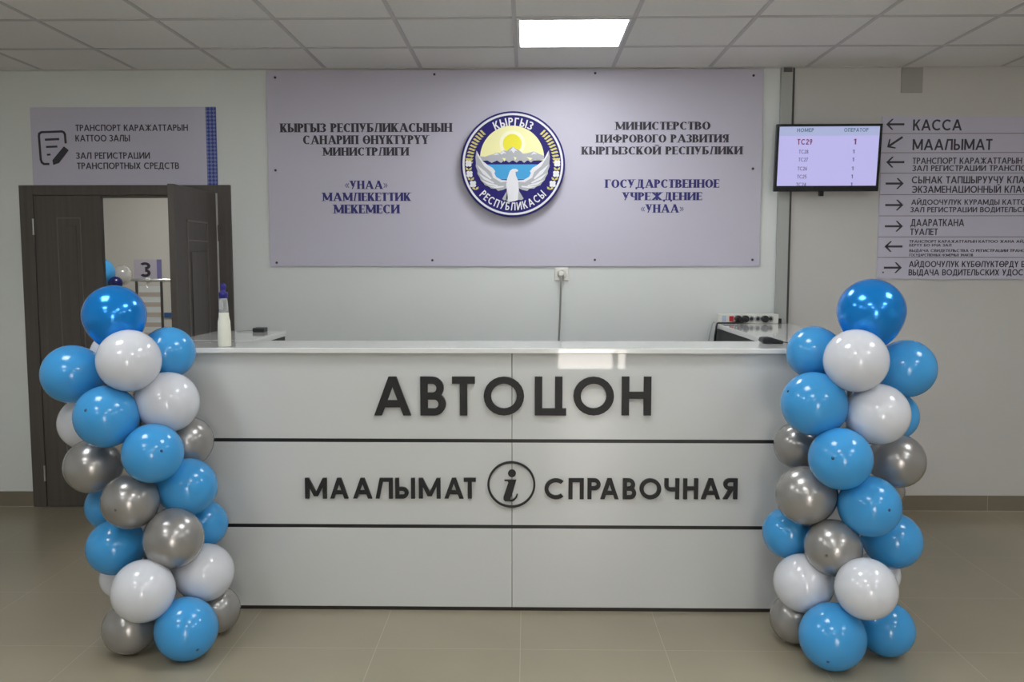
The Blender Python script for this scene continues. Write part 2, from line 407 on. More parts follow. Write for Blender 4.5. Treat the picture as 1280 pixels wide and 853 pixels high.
for z in (1.78, .22): hg.lathe([(.006, z-.05), (.006, z+.05)], 10, (hx, WY-.022, 0))
hg.build('hinge', M['steel'], leaf)
# open leaf, at right angles to the wall
OX = at(273, 300, WY).x; LW = .66; lzo = 1.985
ol = MB().box(OX-.036, OX, WY-.02-LW, WY-.02, .004, lzo)
oleaf = ol.build('door_leaf', M['wood'], door, bevel=.003)
om = MB()
y0, y1 = WY-.02-LW+.17, WY-.02-.17
for a0, a1, z0, z1 in ((y0, y0+.01, .25, 1.80), (y1-.01, y1, .25, 1.80), (y0, y1, 1.79, 1.80), (y0, y1, .25, .26), (y0, y1, 1.68, 1.688)):
    om.box(OX, OX+.005, a0, a1, z0, z1)
om.build('moulding', M['wood_line'], oleaf)
MB().box(OX, OX+.007, y0+.05, y1-.05, .31, 1.62).build('raised_panel', M['wood'], oleaf, bevel=.004)
MB().box(OX-.030, OX+.004, WY-.0195, WY-.0185, .004, lzo).build('edge_band', M['edge'], oleaf)
MB().box(OX+.0005, OX+.009, WY-.030, WY-.021, .004, lzo).build('edge_band', M['edge'], oleaf)
hg = MB()
for z in (1.74, .3): hg.lathe([(.0065, z-.05), (.0065, z+.05)], 10, (OX+.012, WY-.026, 0))
hg.build('hinge', M['wood'], oleaf)

# trunking beside the monitor
t0, t1 = at(973, 250, WY-.03).x, at(987, 250, WY-.03).x
tr = struct(MB().box(t0, t1, WY-.03, WY, 0, CZ-.006).build('trim_1', M['trunk'], bevel=.002))
MB().box(t1, SPLIT+.003, WY-.014, WY, 0, CZ-.006).build('painted_gap_shadow', M['dark'], tr)  # solid dark strip, stands in for the shadow line along the trunking
MB().box(t0+.012, t1-.004, WY-.031, WY-.03, CZ-.035, CZ-.008).build('end_cap', M['dark'], tr)

# ---------------------------------------------------------------- ceiling lights
def ceiling_light(cx, cy, z, label, dm='diffuser'):
    t = thing('ceiling_light', label, 'ceiling light', (cx, cy, z), 'square ceiling light panels')
    a = TILE/2-.014; b = a-.012
    f = MB(); f.box(cx-a, cx+a, cy-a, cy-b, z-.008, z); f.box(cx-a, cx+a, cy+b, cy+a, z-.008, z)
    f.box(cx-a, cx-b, cy-b, cy+b, z-.008, z); f.box(cx+b, cx+a, cy-b, cy+b, z-.008, z)
    f.build('frame', M['white_metal'], t); MB().box(cx-b, cx+b, cy-b, cy+b, z-.006, z-.001).build('diffuser', M[dm], t)
LX = GX0+TILE/2
ceiling_light(LX, GY0+TILE/2, CZ, 'bright square light panel set in the ceiling grid above the emblem banner')
for nx in (-4, 0, 4):
    for ny in (-3, -6, -9):
        ceiling_light(LX+nx*TILE, GY0+TILE/2+ny*TILE, CZ, 'square light panel in the hall ceiling, outside the picture')
ceiling_light(-2.9, 7.1, CZ, 'square light panel in the ceiling of the room beyond the doorway', 'diffuser_beyond')

# ---------------------------------------------------------------- reception desk
DY = 3.85; XA, XB = -1.70, 1.56; SEAM = -.066
z_top, z_slab = 1.186, 1.163; z1_, z2_ = .773, .386
desk = thing('reception_desk', 'long white glossy reception desk with dark raised lettering and black strips', 'reception desk', (SEAM, DY+.2, 0))
MB().box(XA-.015, XB+.015, DY-.03, DY+.34, z_slab, z_top).build('countertop', M['top'], desk, bevel=.003)
for xa, xb in ((XA, SEAM-.0012), (SEAM+.0012, XB)):
    for za, zb in ((.018, z2_-.008), (z2_+.008, z1_-.008), (z1_+.008, z_slab)):
        MB().box(xa, xb, DY, DY+.018, za, zb).build('front_panel', M['gloss'], desk, bevel=.0012)
for z in (z1_, z2_):
    MB().box(XA, XB, DY+.002, DY+.018, z-.008, z+.008).build('black_strip', M['strip'], desk)
MB().box(SEAM-.003, SEAM+.003, DY+.019, DY+.021, .018, z_slab).box(XA+.02, XB-.02, DY+.006, DY+.03, 0, .018).build('plinth', M['plinth'], desk)
MB().box(XA, XA+.018, DY+.02, DY+.33, 0, z_slab).build('side_panel', M['gloss'], desk)
MB().box(XB-.018, XB, DY+.02, DY+.33, 0, z_slab).build('side_panel', M['gloss'], desk)
MB().box(XA+.02, XB-.02, DY+.05, DY+.33, .70, .718).build('inner_shelf', M['gloss'], desk)
def word(label):
    e = bpy.data.objects.new('lettering', None); C.objects.link(e); e.parent = desk; e['label'] = label; LOC[e.name] = world_loc(desk); return e
letters(word('large dark raised word АВТОЦОН'), 'АВТОЦОН', ((468.6, 514.2), (526, 557.8), (565.5, 594), (604.8, 655.2), (668.5, 707.6), (716.4, 767), (776.6, 813.3)), 470.7, 519, DY, 'bold', .014, M['letter'])
letters(word('dark raised word МААЛЫМАТ'), 'МААЛЫМАТ', ((382.3, 409.2), (413.5, 436), (442, 465.6), (470, 491.5), (494.6, 519.2), (524, 551), (555.8, 579.5), (580, 595)), 597.3, 622.8, DY, 'bold', .012, M['letter'])
letters(word('dark raised word СПРАВОЧНАЯ'), 'СПРАВОЧНАЯ', ((680.5, 705.5), (710.5, 729.5), (734.2, 750.5), (750.2, 773), (778.2, 794.8), (799, 826), (830, 848.5), (853.4, 872), (876, 899.5), (903.3, 921)), 597.8, 623.6, DY, 'bold', .012, M['letter'])
ic = MB(); c = at(639.3, 605.5, DY); s = DY/F_PX*1.003
pen = Pen(2.6, 2.6); pen.arc(0, 0, 29.1, 28.6, 0, 360, 64)
for q in pen.p: ic.prism([(c.x+u*s, c.z+v*s) for u, v in q], DY-.010, DY)
def ipt(x, y): return ((x/9.48+590-639.3)*s+c.x, (605.5-(y/9.48+560))*s+c.z)
ic.prism([ipt(474+48*math.cos(k*math.pi/12), 295+46*math.sin(k*math.pi/12)) for k in range(24)], DY-.010, DY)
ic.prism([ipt(*p) for p in ((383, 374), (526, 374), (520, 398), (455, 620), (478, 636), (390, 636), (372, 615), (372, 585), (430, 410), (424, 392), (383, 388))], DY-.010, DY)
tl = [(452, 620), (475, 622), (500, 606), (520, 578), (530, 550)]
tr_ = [(545, 548), (535, 585), (512, 618), (486, 635), (455, 637)]
for k in range(4):
    ic.prism([ipt(*p) for p in (tl[k], tl[k+1], tr_[3-k], tr_[4-k])], DY-.010, DY)
ic.build('info_symbol', M['letter'], desk)['label'] = 'dark ringed letter i'

# side counters running back from the desk towards the wall
def side_counter(label, x0, x1, y1):
    t = thing('side_counter', label, 'counter', ((x0+x1)/2, y1-.3, 0), 'side counters behind the desk')
    ya = DY+.345
    MB().box(x0, x1, ya, y1, z_slab-.006, z_top).build('worktop', M['top'], t, bevel=.003)
    xi0, xi1 = (x0, x0+.02) if x0 > 0 else (x1-.02, x1)
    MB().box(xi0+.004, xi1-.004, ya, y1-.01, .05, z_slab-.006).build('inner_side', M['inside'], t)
    xo0, xo1 = (x1-.02, x1) if x0 > 0 else (x0, x0+.02)
    MB().box(xo0, xo1, ya, y1-.005, 0, z_slab-.006).build('outer_side', M['gloss'], t)
    a, b = (xi1, xo0) if x0 > 0 else (xo1, xi0)
    MB().box(a-.005, b+.005, y1-.028, y1-.01, 0, z_slab-.006).build('back_board', M['gloss'], t)
    MB().box(a-.005, b+.005, ya, y1-.03, .05, .07).build('bottom_board', M['gloss'], t)
side_counter('white side counter at left end of the desk beside the open door leaf', -1.69, -1.315, 4.80)
side_counter('white side counter at right end of the desk below the monitor, dark open side', 1.16, 1.60, WY-.035)

# ---------------------------------------------------------------- balloon columns
def balloon_mesh(name, m, el=1.0, neck=.0):
    b = MB(); prof = [(.002, el)]
    for k in range(1, 23):
        a = math.pi*k/24; rr, hh = math.sin(a), math.cos(a)
        if hh < 0:
            f = -hh; rr *= 1-.10*neck*f; hh *= 1+.10*f*(1+neck)
        prof.append((rr, hh*el))
    prof += [(.10, -1.13*el), (.055, -1.17*el), (.05, -1.21*el), (.085, -1.24*el), (.075, -1.27*el), (.03, -1.28*el)]
    b.lathe(prof, 40)
    o = b.build(name, m, smooth=True); me = o.data; bpy.data.objects.remove(o); return me
BM = {'B': balloon_mesh('balloon', M['b_blue']), 'W': balloon_mesh('balloon', M['b_white']), 'S': balloon_mesh('balloon', M['b_silver']),
      'M': balloon_mesh('balloon', M['b_metal'], 1.0, .6), 'N': balloon_mesh('balloon', M['b_navy']), 'C': balloon_mesh('balloon', M['b_clear'])}
BN = {'B': 'sky blue balloon', 'W': 'white balloon', 'S': 'silver balloon', 'M': 'metallic blue balloon on top'}
def tip_mesh(m):
    o = MB().lathe([(.052, .985), (.05, 1.003), (.03, 1.022), (.006, 1.028)], 16).build('tip', m, smooth=True); me = o.data; bpy.data.objects.remove(o); return me
TIPM = {'B': tip_mesh(M['tip_dark']), 'S': tip_mesh(M['tip_silver'])}
def sphere_hit(px, py, c, r):
    d = (at(px, py, 1)-Vector((0, 0, CAM_H))).normalized(); oc = Vector((0, 0, CAM_H))-c; b = oc.dot(d)
    disc = max(0, b*b-(oc.length_squared-r*r)); return (oc+d*(-b-math.sqrt(disc))).normalized()
def column(label, ax, ay, items, tips):
    t = thing('balloon_column', label, 'balloon column', (ax, ay, 0), 'balloon columns at the desk ends')
    MB().lathe([(.07, 0), (.07, .012), (.02, .02), (.011, .03), (.011, 1.26), (.004, 1.265)], 20, (ax, ay, 0)).build('pole', M['grey_plastic'], t, smooth=False)
    for i, (k, x, y, z, r) in enumerate(items):
        c = Vector((x, y, z))
        if k == 'M': d = Vector((-.05, -.1, 1)).normalized()
        elif i in tips: d = sphere_hit(*tips[i], c, r)
        else:
            d = Vector((x-ax, y-ay, random.uniform(-.03, .03))); d = d.normalized() if d.length > .04 else Vector((1, .3, 0)).normalized()
        o = bpy.data.objects.new('balloon', BM[k]); C.objects.link(o); o.parent = t
        o.location = c-Vector((ax, ay, 0)); o.scale = (r, r, r); o.rotation_mode = 'QUATERNION'; o.rotation_quaternion = d.to_track_quat('Z', 'Y'); o['label'] = BN[k]
        if i in tips:
            q = bpy.data.objects.new('tip', TIPM[k]); C.objects.link(q); q.parent = o
LB = [('M',-1.672,3.558,1.341,.1237),('W',-1.566,3.440,1.171,.1220),('B',-1.857,3.560,1.102,.1189),('B',-1.505,3.680,1.179,.1080),
('W',-1.457,3.537,.991,.1229),('B',-1.655,3.420,.952,.1220),('W',-1.870,3.680,.878,.1113),('S',-1.785,3.550,.723,.1106),('B',-1.469,3.405,.809,.1168),
('S',-1.434,3.674,.802,.1061),('S',-1.572,3.420,.612,.1111),('B',-1.391,3.550,.638,.1170),('B',-1.792,3.700,.513,.1002),('B',-1.379,3.680,.444,.0997),
('S',-1.404,3.418,.461,.1173),('B',-1.688,3.520,.393,.1128),('W',-1.486,3.312,.287,.1196),('W',-1.323,3.523,.287,.1177),('W',-1.743,3.680,.207,.0897),
('S',-1.581,3.393,.106,.1057),('B',-1.336,3.346,.121,.1208),('S',-1.306,3.591,.101,.1005),('W',-1.765,3.720,1.171,.0873)]
RB = [('M',1.370,3.550,1.360,.1314),('W',1.270,3.424,1.178,.1215),('B',1.182,3.660,1.186,.1090),('B',1.539,3.600,1.127,.1170),('B',1.130,3.480,1.001,.1257),
('W',1.369,3.440,.967,.1186),('B',1.528,3.680,.919,.1013),('S',1.134,3.680,.793,.0980),('B',1.209,3.386,.802,.1201),('S',1.501,3.560,.756,.1093),
('S',1.113,3.491,.628,.1182),('B',1.333,3.401,.611,.1182),('B',1.086,3.620,.437,.1046),('S',1.200,3.410,.442,.1108),('B',1.493,3.550,.428,.1122),
('W',1.107,3.471,.277,.1159),('W',1.276,3.259,.333,.1141),('S',1.100,3.536,.103,.1022),('B',1.171,3.304,.126,.1253),('B',1.428,3.427,.107,.1067),
('W',1.486,3.680,.241,.0930),('S',1.515,3.700,.598,.0768)]
column('balloon column of blue, white and silver balloons before the left desk end, under the doorway', -1.58, 3.56, LB,
       {5: (107, 513), 8: (202, 564), 10: (144, 638), 14: (221, 708), 20: (247, 813)})
column('balloon column of blue, white and silver balloons before the right desk end, below the monitor', 1.30, 3.56, RB,
       {4: (985, 489), 8: (1041, 573), 11: (1112, 638), 13: (1033, 695), 18: (1035, 828)})

# ---------------------------------------------------------------- banner and emblem
PY = WY-.012
banner = thing('wall_banner', 'wide lavender wall banner with ministry names in two languages, screwed to the wall', 'banner', (-.06, WY, 1.52))
a0, a1 = at(338, 333, PY), at(949, 333, PY)
bz0, bz1 = a0.z, CZ-.012
MB().box(a0.x, a1.x, PY, WY-.0005, bz0, bz1).build('panel', M['banner'], banner, bevel=.001)
tx = MB()
for s_, x0, x1, y0, y1 in (('КЫРГЫЗ РЕСПУБЛИКАСЫНЫН', 350.5, 565, 154.5, 165.5), ('САНАРИП ӨНҮКТҮРҮҮ', 379, 536, 169.5, 180.5), ('МИНИСТРЛИГИ', 403.5, 511, 184.5, 194.8),
        ('МИНИСТЕРСТВО', 769, 888, 152.5, 162.5), ('ЦИФРОВОГО РАЗВИТИЯ', 745, 910.5, 168.5, 178.5), ('КЫРГЫЗСКОЙ РЕСПУБЛИКИ', 727, 928, 183.5, 193.5)):
    text_line(tx, s_, x0, x1, y0, y1, PY, 'serif')
tx.build('lettering', M['print_dark'], banner)['label'] = 'dark grey serif lettering'
tx = MB()
for s_, x0, x1, y0, y1 in (('«УНАА»', 431.5, 484.5, 226, 236.5), ('МАМЛЕКЕТТИК', 403, 513.5, 241, 251.5), ('МЕКЕМЕСИ', 417, 499.5, 256, 267),
        ('ГОСУДАРСТВЕННОЕ', 756.5, 899, 224.5, 235), ('УЧРЕЖДЕНИЕ', 778, 877.5, 240.5, 250.5), ('«УНАА»', 801, 854.5, 255.5, 266)):
    text_line(tx, s_, x0, x1, y0, y1, PY, 'serif')
tx.build('lettering', M['print_blue'], banner)['label'] = 'dark blue serif lettering'
for px, py in ((344, 97), (543, 93), (744, 91.5), (942, 94.5), (344.5, 213), (941, 211), (346, 328.5), (540.5, 325.5), (743.5, 325), (940.5, 325)):
    p = at(px, py, PY); MB().lathe([(.0075, p.y), (.0075, p.y-.003), (.004, p.y-.0045)], 12, (p.x, 0, p.z), 'y').build('screw', M['print_dark'], banner)

EY = WY-.062; ec = at(641, 205.5, EY); ER = 64.4/F_PX*EY
emb = thing('round_emblem', 'round navy state emblem with white eagle, mounted on the banner', 'emblem', tuple(ec))
def circ(r, cx=0, cy=0, n=72): return [(cx+r*math.cos(2*math.pi*k/n), cy+r*math.sin(2*math.pi*k/n)) for k in range(n)]
LAY = .0012
def flat(name, polys, mtl, lay, label=None):
    b = MB()
    for n, p in enumerate(polys): b.prism([(ec.x+u*ER, ec.z+v*ER) for u, v in p], EY-LAY*lay-n*1e-5, EY-LAY*(lay-1)+.0002)
    o = b.build(name, mtl, emb)
    if label: o['label'] = label
MB().prism([(ec.x+u*ER, ec.z+v*ER) for u, v in circ(1)], EY, EY+.030).build('disc', M['navy'], emb, bevel=.002)
MB().lathe([(.05, EY+.03), (.05, PY)], 16, (ec.x, 0, ec.z), 'y').build('spacer', M['grey_plastic'], emb)
def ring(r0, r1, a0=0, a1=360, n=72):
    return [[(r*math.cos(R(a)), r*math.sin(R(a))) for r, a in ((r0, a0+(a1-a0)*k/n), (r1, a0+(a1-a0)*k/n), (r1, a0+(a1-a0)*(k+1)/n), (r0, a0+(a1-a0)*(k+1)/n))] for k in range(n)]
flat('white_ring', ring(.925, .965), M['e_white'], 1, 'thin white ring')
def E(x, y): return ((x-430)/346, (457-y)/346)
cx, cy = E(425, 417); rI = .613
sky = [(cx+rI*math.cos(a), cy+rI*math.sin(a)) for a in [R(-4+188*k/48) for k in range(49)]]
flat('sky', [sky], M['e_pale'], 1, 'pale yellow sky')
sx, sy = E(427, 322)
flat('sun', [circ(.245, sx, sy, 40)], M['e_halo'], 2, 'pale sun halo'); flat('sun', [circ(.18, sx, sy, 40)], M['e_sun'], 3, 'yellow sun')
mt = [E(*p) for p in ((213, 405), (245, 408), (275, 398), (300, 392), (325, 380), (345, 385), (368, 366), (390, 372), (412, 352), (432, 342), (452, 356), (475, 368), (497, 388), (520, 386), (545, 380), (570, 374), (600, 388), (636, 402), (637, 425), (600, 432), (575, 428), (550, 445), (528, 430), (505, 448), (480, 428), (455, 446), (430, 430), (405, 446), (380, 428), (352, 448), (325, 432), (290, 448), (262, 432), (225, 430))]
flat('mountains', [mt], M['e_grey'], 4, 'grey snow mountains')
sn = [[E(*p) for p in q] for q in (((432, 344), (462, 372), (446, 368), (436, 386), (420, 366), (404, 378)), ((368, 368), (388, 388), (372, 384), (356, 394), (346, 388)), ((570, 376), (590, 392), (568, 390), (548, 398)), ((325, 382), (340, 394), (318, 396), (300, 398)))]
flat('mountains', sn, M['e_white'], 5, 'white snow caps')
flat('mountains', [[E(*p) for p in q] for q in (((360, 416), (376, 440), (384, 418)), ((436, 408), (444, 434), (456, 414)), ((520, 410), (545, 432), (560, 418)))], M['e_pale'], 5)
lk = [E(*p) for p in ((258, 458), (600, 458), (570, 500), (550, 556), (310, 556), (300, 500))]
flat('lake', [lk], M['e_lake'], 2, 'bright blue lake')
wing = [(400, 565), (355, 560), (318, 540), (306, 515), (312, 500), (296, 480), (262, 462), (225, 432), (190, 366), (183, 410), (186, 450), (184, 470), (196, 500), (196, 520), (212, 545), (216, 560), (236, 580), (244, 594), (272, 604), (285, 616), (318, 618), (332, 632), (362, 626), (394, 612)]
def tri(p, n=None): return p
L_ = [E(*p) for p in wing]; R_ = [E(858-x, y) for x, y in wing]
flat('eagle_wing', [L_], M['e_grey'], 4, 'white wing'); flat('eagle_wing', [R_], M['e_grey'], 4, 'white wing')
def feath(pts, mir): return [E(858-x, y) if mir else E(x, y) for x, y in pts]
fe = []
for mir in (0, 1):
    fe.append(feath(((402, 570), (350, 575), (300, 545), (286, 508), (240, 470), (196, 400), (192, 370), (226, 432), (264, 462), (298, 482), (314, 502), (308, 516), (320, 540), (356, 560), (402, 564)), mir))
    for q in (((190, 460), (250, 505), (290, 550), (282, 556), (232, 520)), ((202, 515), (258, 548), (308, 578), (300, 584), (240, 556)), ((222, 560), (276, 580), (332, 594), (326, 602), (262, 590)), ((262, 598), (312, 602), (372, 598), (368, 608), (312, 614))):
        fe.append(feath(q, mir))
flat('eagle_feathers', fe, M['e_white'], 5, 'white feathers')
body = [(404, 520), (412, 500), (428, 488), (450, 487), (466, 496), (462, 506), (448, 506), (450, 530), (464, 560), (468, 600), (472, 640), (468, 690), (440, 700), (400, 706), (384, 690), (392, 640), (386, 590), (392, 555)]
flat('eagle_body', [[E(*p) for p in body]], M['e_white'], 6, 'white eagle body')
flat('eagle_tail', [[E(*p) for p in q] for q in (((392, 628), (360, 684), (372, 694), (398, 690)), ((468, 626), (502, 682), (490, 692), (464, 690)))], M['e_grey'], 6)
wh = []
for sd in (0, 1):
    for k in range(11):
        a = 134+k*4.4
        for rr, ww in ((.80, .05), (.86, .045)):
            for d in (0,):
                q = []
                for u, v in ((-.055, -.022), (.03, -.022), (.055, .012), (-.02, .016)):
                    aa = R(a+d)+v/rr*1.0; r_ = rr+u*.7
                    q.append((r_*math.cos(aa)*(-1 if sd else 1), r_*math.sin(aa)))
                wh.append(q)
flat('wheat_ear', wh[:len(wh)//2], M['e_gold'], 1, 'left gold wheat ear'); flat('wheat_ear', wh[len(wh)//2:], M['e_gold'], 1, 'right gold wheat ear')
fl, fg = [], []
for sd in (0, 1):
    for a in (179, 192.5, 206):
        x, y = .85*math.cos(R(a)), .85*math.sin(R(a)); x = -x if sd else x
        for k in range(4): fl.append(circ(.034, x+.036*math.cos(R(45+90*k)), y+.036*math.sin(R(45+90*k)), 12))
    for a in (174, 186, 199, 212.5):
        x, y = .85*math.cos(R(a)), .85*math.sin(R(a)); x = -x if sd else x
        for sx_ in (-1, 1): fg.append([(x, y-.03), (x+sx_*.055, y-.01), (x+sx_*.06, y+.035), (x+sx_*.012, y+.012)])
for k in range(6): flat('cotton_flower', fl[4*k:4*k+4], M['e_white'], 3, 'white cotton flower')
flat('leaves', fg, M['e_gold'], 2, 'small gold leaves')
def arc_text(text, rad, a0, a1, hgt, inward):
    out, wd = layout(text, 'cond'); polys = []
    for p, x, w_ in out:
        am = a0+(a1-a0)*((x+w_/2)/wd); k = abs(R(a1-a0))*rad/wd
        for q in p:
            pl = []
            for u, v in q:
                du, dv = (u-w_/2)*k, (v-.5)*hgt; th = R(am)
                rr = rad+(dv if not inward else -dv)
                tx_ = du if not inward else -du
                pl.append((rr*math.cos(th)+tx_*math.sin(th), rr*math.sin(th)-tx_*math.cos(th)))
            polys.append(pl)
    return polys
flat('lettering', arc_text('КЫРГЫЗ', .80, 117, 62, .155, False), M['e_white'], 2, 'white curved lettering')
flat('lettering', arc_text('РЕСПУБЛИКАСЫ', .80, 222, 318, .15, True), M['e_white'], 2, 'white curved lettering')

# ---------------------------------------------------------------- sign above the door
SY = WY-.008
sg = thing('door_sign', 'lilac sign above the double door with document pictogram and blue ornament strip', 'sign', tuple(at(156, 230, WY)))
q0, q1, qt = at(41.5, 228.5, SY), at(272, 228.5, SY), at(156, 134, SY)
qz = at(156, 233, SY).z
qs = at(258.5, 200, SY).x
MB().box(q0.x, qs, SY, WY-.0005, qz, qt.z).build('panel', M['sign'], sg, bevel=.001)
MB().box(qs, q1.x, SY, WY-.0005, qz, qt.z).build('ornament_strip', M['ornament'], sg)['label'] = 'blue and white patterned strip'
tx = MB()
for s_, x0, x1, y0, y1 in (('ТРАНСПОРТ КАРАЖАТТАРЫН', 94.5, 235, 156, 164), ('КАТТОО ЗАЛЫ', 94.5, 162.5, 168.8, 177), ('ЗАЛ РЕГИСТРАЦИИ', 95.5, 187.5, 190.6, 198.8), ('ТРАНСПОРТНЫХ СРЕДСТВ', 96.5, 224, 203.5, 211.5)):
    text_line(tx, s_, x0, x1, y0, y1, SY, 'sans')
tx.build('lettering', M['sign_print'], sg)
pc = MB(); o_ = at(65.5, 185, SY); ps = SY/F_PX
def PP(x, y): return (o_.x+((x/4.923+30)-65.5)*ps, o_.z-((y/4.923+130)-185)*ps)
def stroke(pts, w_):
    for i in range(len(pts)-1):
        (x0, y0), (x1, y1) = pts[i], pts[i+1]; L = math.hypot(x1-x0, y1-y0); nx, ny = -(y1-y0)/L*w_/2, (x1-x0)/L*w_/2; ex, ey = (x1-x0)/L*w_*.3, (y1-y0)/L*w_*.3
        pc.prism([PP(x0+nx-ex, y0+ny-ey), PP(x1+nx+ex, y1+ny+ey), PP(x1-nx+ex, y1-ny+ey), PP(x0-nx-ex, y0-ny-ey)], SY-.0015, SY)
stroke([(148, 368), (118, 368), (106, 358), (100, 340), (95, 200), (98, 184), (112, 176), (238, 172), (250, 178), (256, 190), (258, 240)], 13)
stroke([(135, 221), (215, 218)], 13); stroke([(140, 265), (202, 263)], 12); stroke([(143, 312), (158, 311)], 11)
pc.prism([PP(*p) for p in ((246, 262), (275, 285), (212, 362), (176, 374), (172, 345))], SY-.0015, SY)
pc.build('pictogram', M['sign_print'], sg)['label'] = 'document and pencil pictogram'

# ---------------------------------------------------------------- direction sign on the right
KY = WY-.016
ds = thing('direction_sign', 'tall lilac direction sign with arrows to cash desk, halls and toilet on the right wall', 'sign', tuple(at(1230, 349, WY)))
k0, kt, kb = at(1099.5, 250, KY), at(1200, 145.5, KY), at(1180, 349, KY)
kx1 = at(1402, 250, KY).x
MB().box(k0.x, kx1, KY, WY-.0045, kb.z, kt.z).build('panel', M['sign'], ds, bevel=.001)
dv = MB()
for py in (167, 191, 216.5, 243.5, 270, 296.3, 322):
    p = at(1150, py, KY); dv.box(k0.x, kx1, KY-.001, KY, p.z-.0018, p.z+.0018)
dv.build('divider_lines', M['sign_line'], ds)
tx = MB()
for s_, x0, x1, y0, y1 in (('КАССА', 1141, 1202, 149.5, 163.3), ('МААЛЫМАТ', 1140.5, 1240, 174, 187.8),
        ('ТРАНСПОРТ КАРАЖАТТАРЫН КАТТОО ЗАЛЫ', 1140.5, 1350, 197.3, 205), ('ЗАЛ РЕГИСТРАЦИИ ТРАНСПОРТНЫХ СРЕДСТВ', 1140.5, 1363, 206.8, 214),
        ('СЫНАК ТАПШЫРУУЧУ КЛАСС', 1139.5, 1297, 220.5, 229.5), ('ЭКЗАМЕНАЦИОННЫЙ КЛАСС', 1139.5, 1293, 232.5, 241.3),
        ('АЙДООЧУЛУК КУРАМДЫ КАТТОО ЗАЛЫ', 1139, 1318, 249.5, 256.2), ('ЗАЛ РЕГИСТРАЦИИ ВОДИТЕЛЬСКОГО СОСТАВА', 1138, 1352, 259, 265.5),
        ('ДААРАТКАНА', 1138, 1205, 274, 283), ('ТУАЛЕТ', 1137.5, 1172, 285.8, 294),
        ('АЙДООЧУЛУК КҮБӨЛҮКТӨРДҮ БЕРҮҮ', 1136, 1302, 326.5, 334.2), ('ВЫДАЧА ВОДИТЕЛЬСКИХ УДОСТОВЕРЕНИЙ', 1135.5, 1330, 336.8, 344.5)):
    text_line(tx, s_, x0, x1, y0, y1, KY, 'sans')
for y0, x1 in ((300.3, 1340), (305, 1189), (311.8, 1345), (317.3, 1216)):
    text_line(tx, {1340: 'ТРАНСПОРТ КАРАЖАТТАРЫН КАТТОО ЖАНА АЙДООЧУЛУК КҮБӨЛҮК', 1189: 'БЕРҮҮ БОЮНЧА ЗАЛ', 1345: 'ВЫДАЧА СВИДЕТЕЛЬСТВА О РЕГИСТРАЦИИ ТРАНСПОРТНОГО СРЕДСТВА', 1216: 'ГОСУДАРСТВЕННЫХ НОМЕРНЫХ ЗНАКОВ'}[x1], 1136.5, x1, y0, y0+3.4, KY, 'sans')
tx.build('lettering', M['sign_print'], ds)
def arrow(px, py, ang, ln=22, hd=7):
    c = at(px, py, KY); k = KY/F_PX; a = MB(); ca, sa = math.cos(R(ang)), math.sin(R(ang)); w_ = 1.25
    def q(pts): a.prism([(c.x+(u*ca-v*sa)*k, c.z+(u*sa+v*ca)*k) for u, v in pts], KY-.0015, KY)
    q([(-ln/2, -w_), (ln/2-1.5, -w_), (ln/2-1.5, w_), (-ln/2, w_)])
    for s_ in (1, -1):
        q([(ln/2, 0), (ln/2-hd, s_*hd*.95), (ln/2-hd-1.9, s_*hd*.95-s_*.2), (ln/2-3.0, 0)])
    a.build('arrow', M['sign_print'], ds)
for px, py, an in ((1119, 155.5, 180), (1118.5, 177.8, 214), (1119, 202.8, 180), (1118.3, 229.6, 0), (1117.8, 256.5, 0), (1117.3, 283, 0), (1116.8, 308.3, 180), (1116, 334.8, 0)):
    arrow(px, py, an)
p = at(1103.8, 340.7, KY); MB().lathe([(.005, p.y), (.005, p.y-.002), (.003, p.y-.003)], 10, (p.x, 0, p.z), 'y').build('screw', M['sign_print'], ds)

# ---------------------------------------------------------------- monitor
TY = WY-.12
mc = at(1034.5, 197.5, TY); k = TY/F_PX
tv = thing('wall_monitor', 'black wall mounted monitor showing a queue number list, beside the direction sign', 'monitor', tuple(mc))
tilt = R(6)
tv.rotation_euler = (tilt, 0, R(-1.2))
W2, H2 = 63.4*k, 40.6*k
def tvbuild(mb, name, m, bevel=0):
    me_o = mb.build(name, m); me_o.parent = tv
    if bevel:
        bv = me_o.modifiers.new('bevel', 'BEVEL'); bv.width = bevel; bv.segments = 2; bv.limit_method = 'ANGLE'
    return me_o
cs = MB(); e = .014
cs.box(-W2, W2, 0, .028, -H2, H2); cs.box(-W2*.7, W2*.7, .028, .05, -H2*.75, H2*.5)
tvbuild(cs, 'casing', M['bezel'], .002)
bz = MB(); b_ = 3.1*k; bb = 7.0*k
bz.box(-W2, -W2+b_, -.008, 0, -H2, H2); bz.box(W2-b_, W2, -.008, 0, -H2, H2); bz.box(-W2+b_, W2-b_, -.008, 0, H2-b_, H2); bz.box(-W2+b_, W2-b_, -.008, 0, -H2, -H2+bb)
tvbuild(bz, 'bezel', M['bezel'], .0015)
scr = tvbuild(MB().box(-W2+b_, W2-b_, -.004, 0, -H2+bb, H2-b_), 'screen', M['screen']); scr['label'] = 'lit lavender screen'
hd = MB().box(-W2+b_, W2-b_, -.0045, -.004, H2-b_-11*k, H2-b_); o = hd.build('header_band', M['screen_band']); o.parent = scr
def scr_text(rows, m):
    b = MB()
    for s_, xa, xb, ya, yb, sty in rows:
        out, wd = layout(s_, sty); X0 = (xa-1034.5)*k; sx_ = (xb-xa)*k/wd; Z0 = (197.5-yb)*k; sz = (yb-ya)*k
        for p, x, _ in out:
            for n, q in enumerate(p): b.prism([(X0+(x+u)*sx_, Z0+v*sz) for u, v in q], -.0052-n*2e-5, -.0044)
    o = b.build('screen_text', m); o.parent = scr
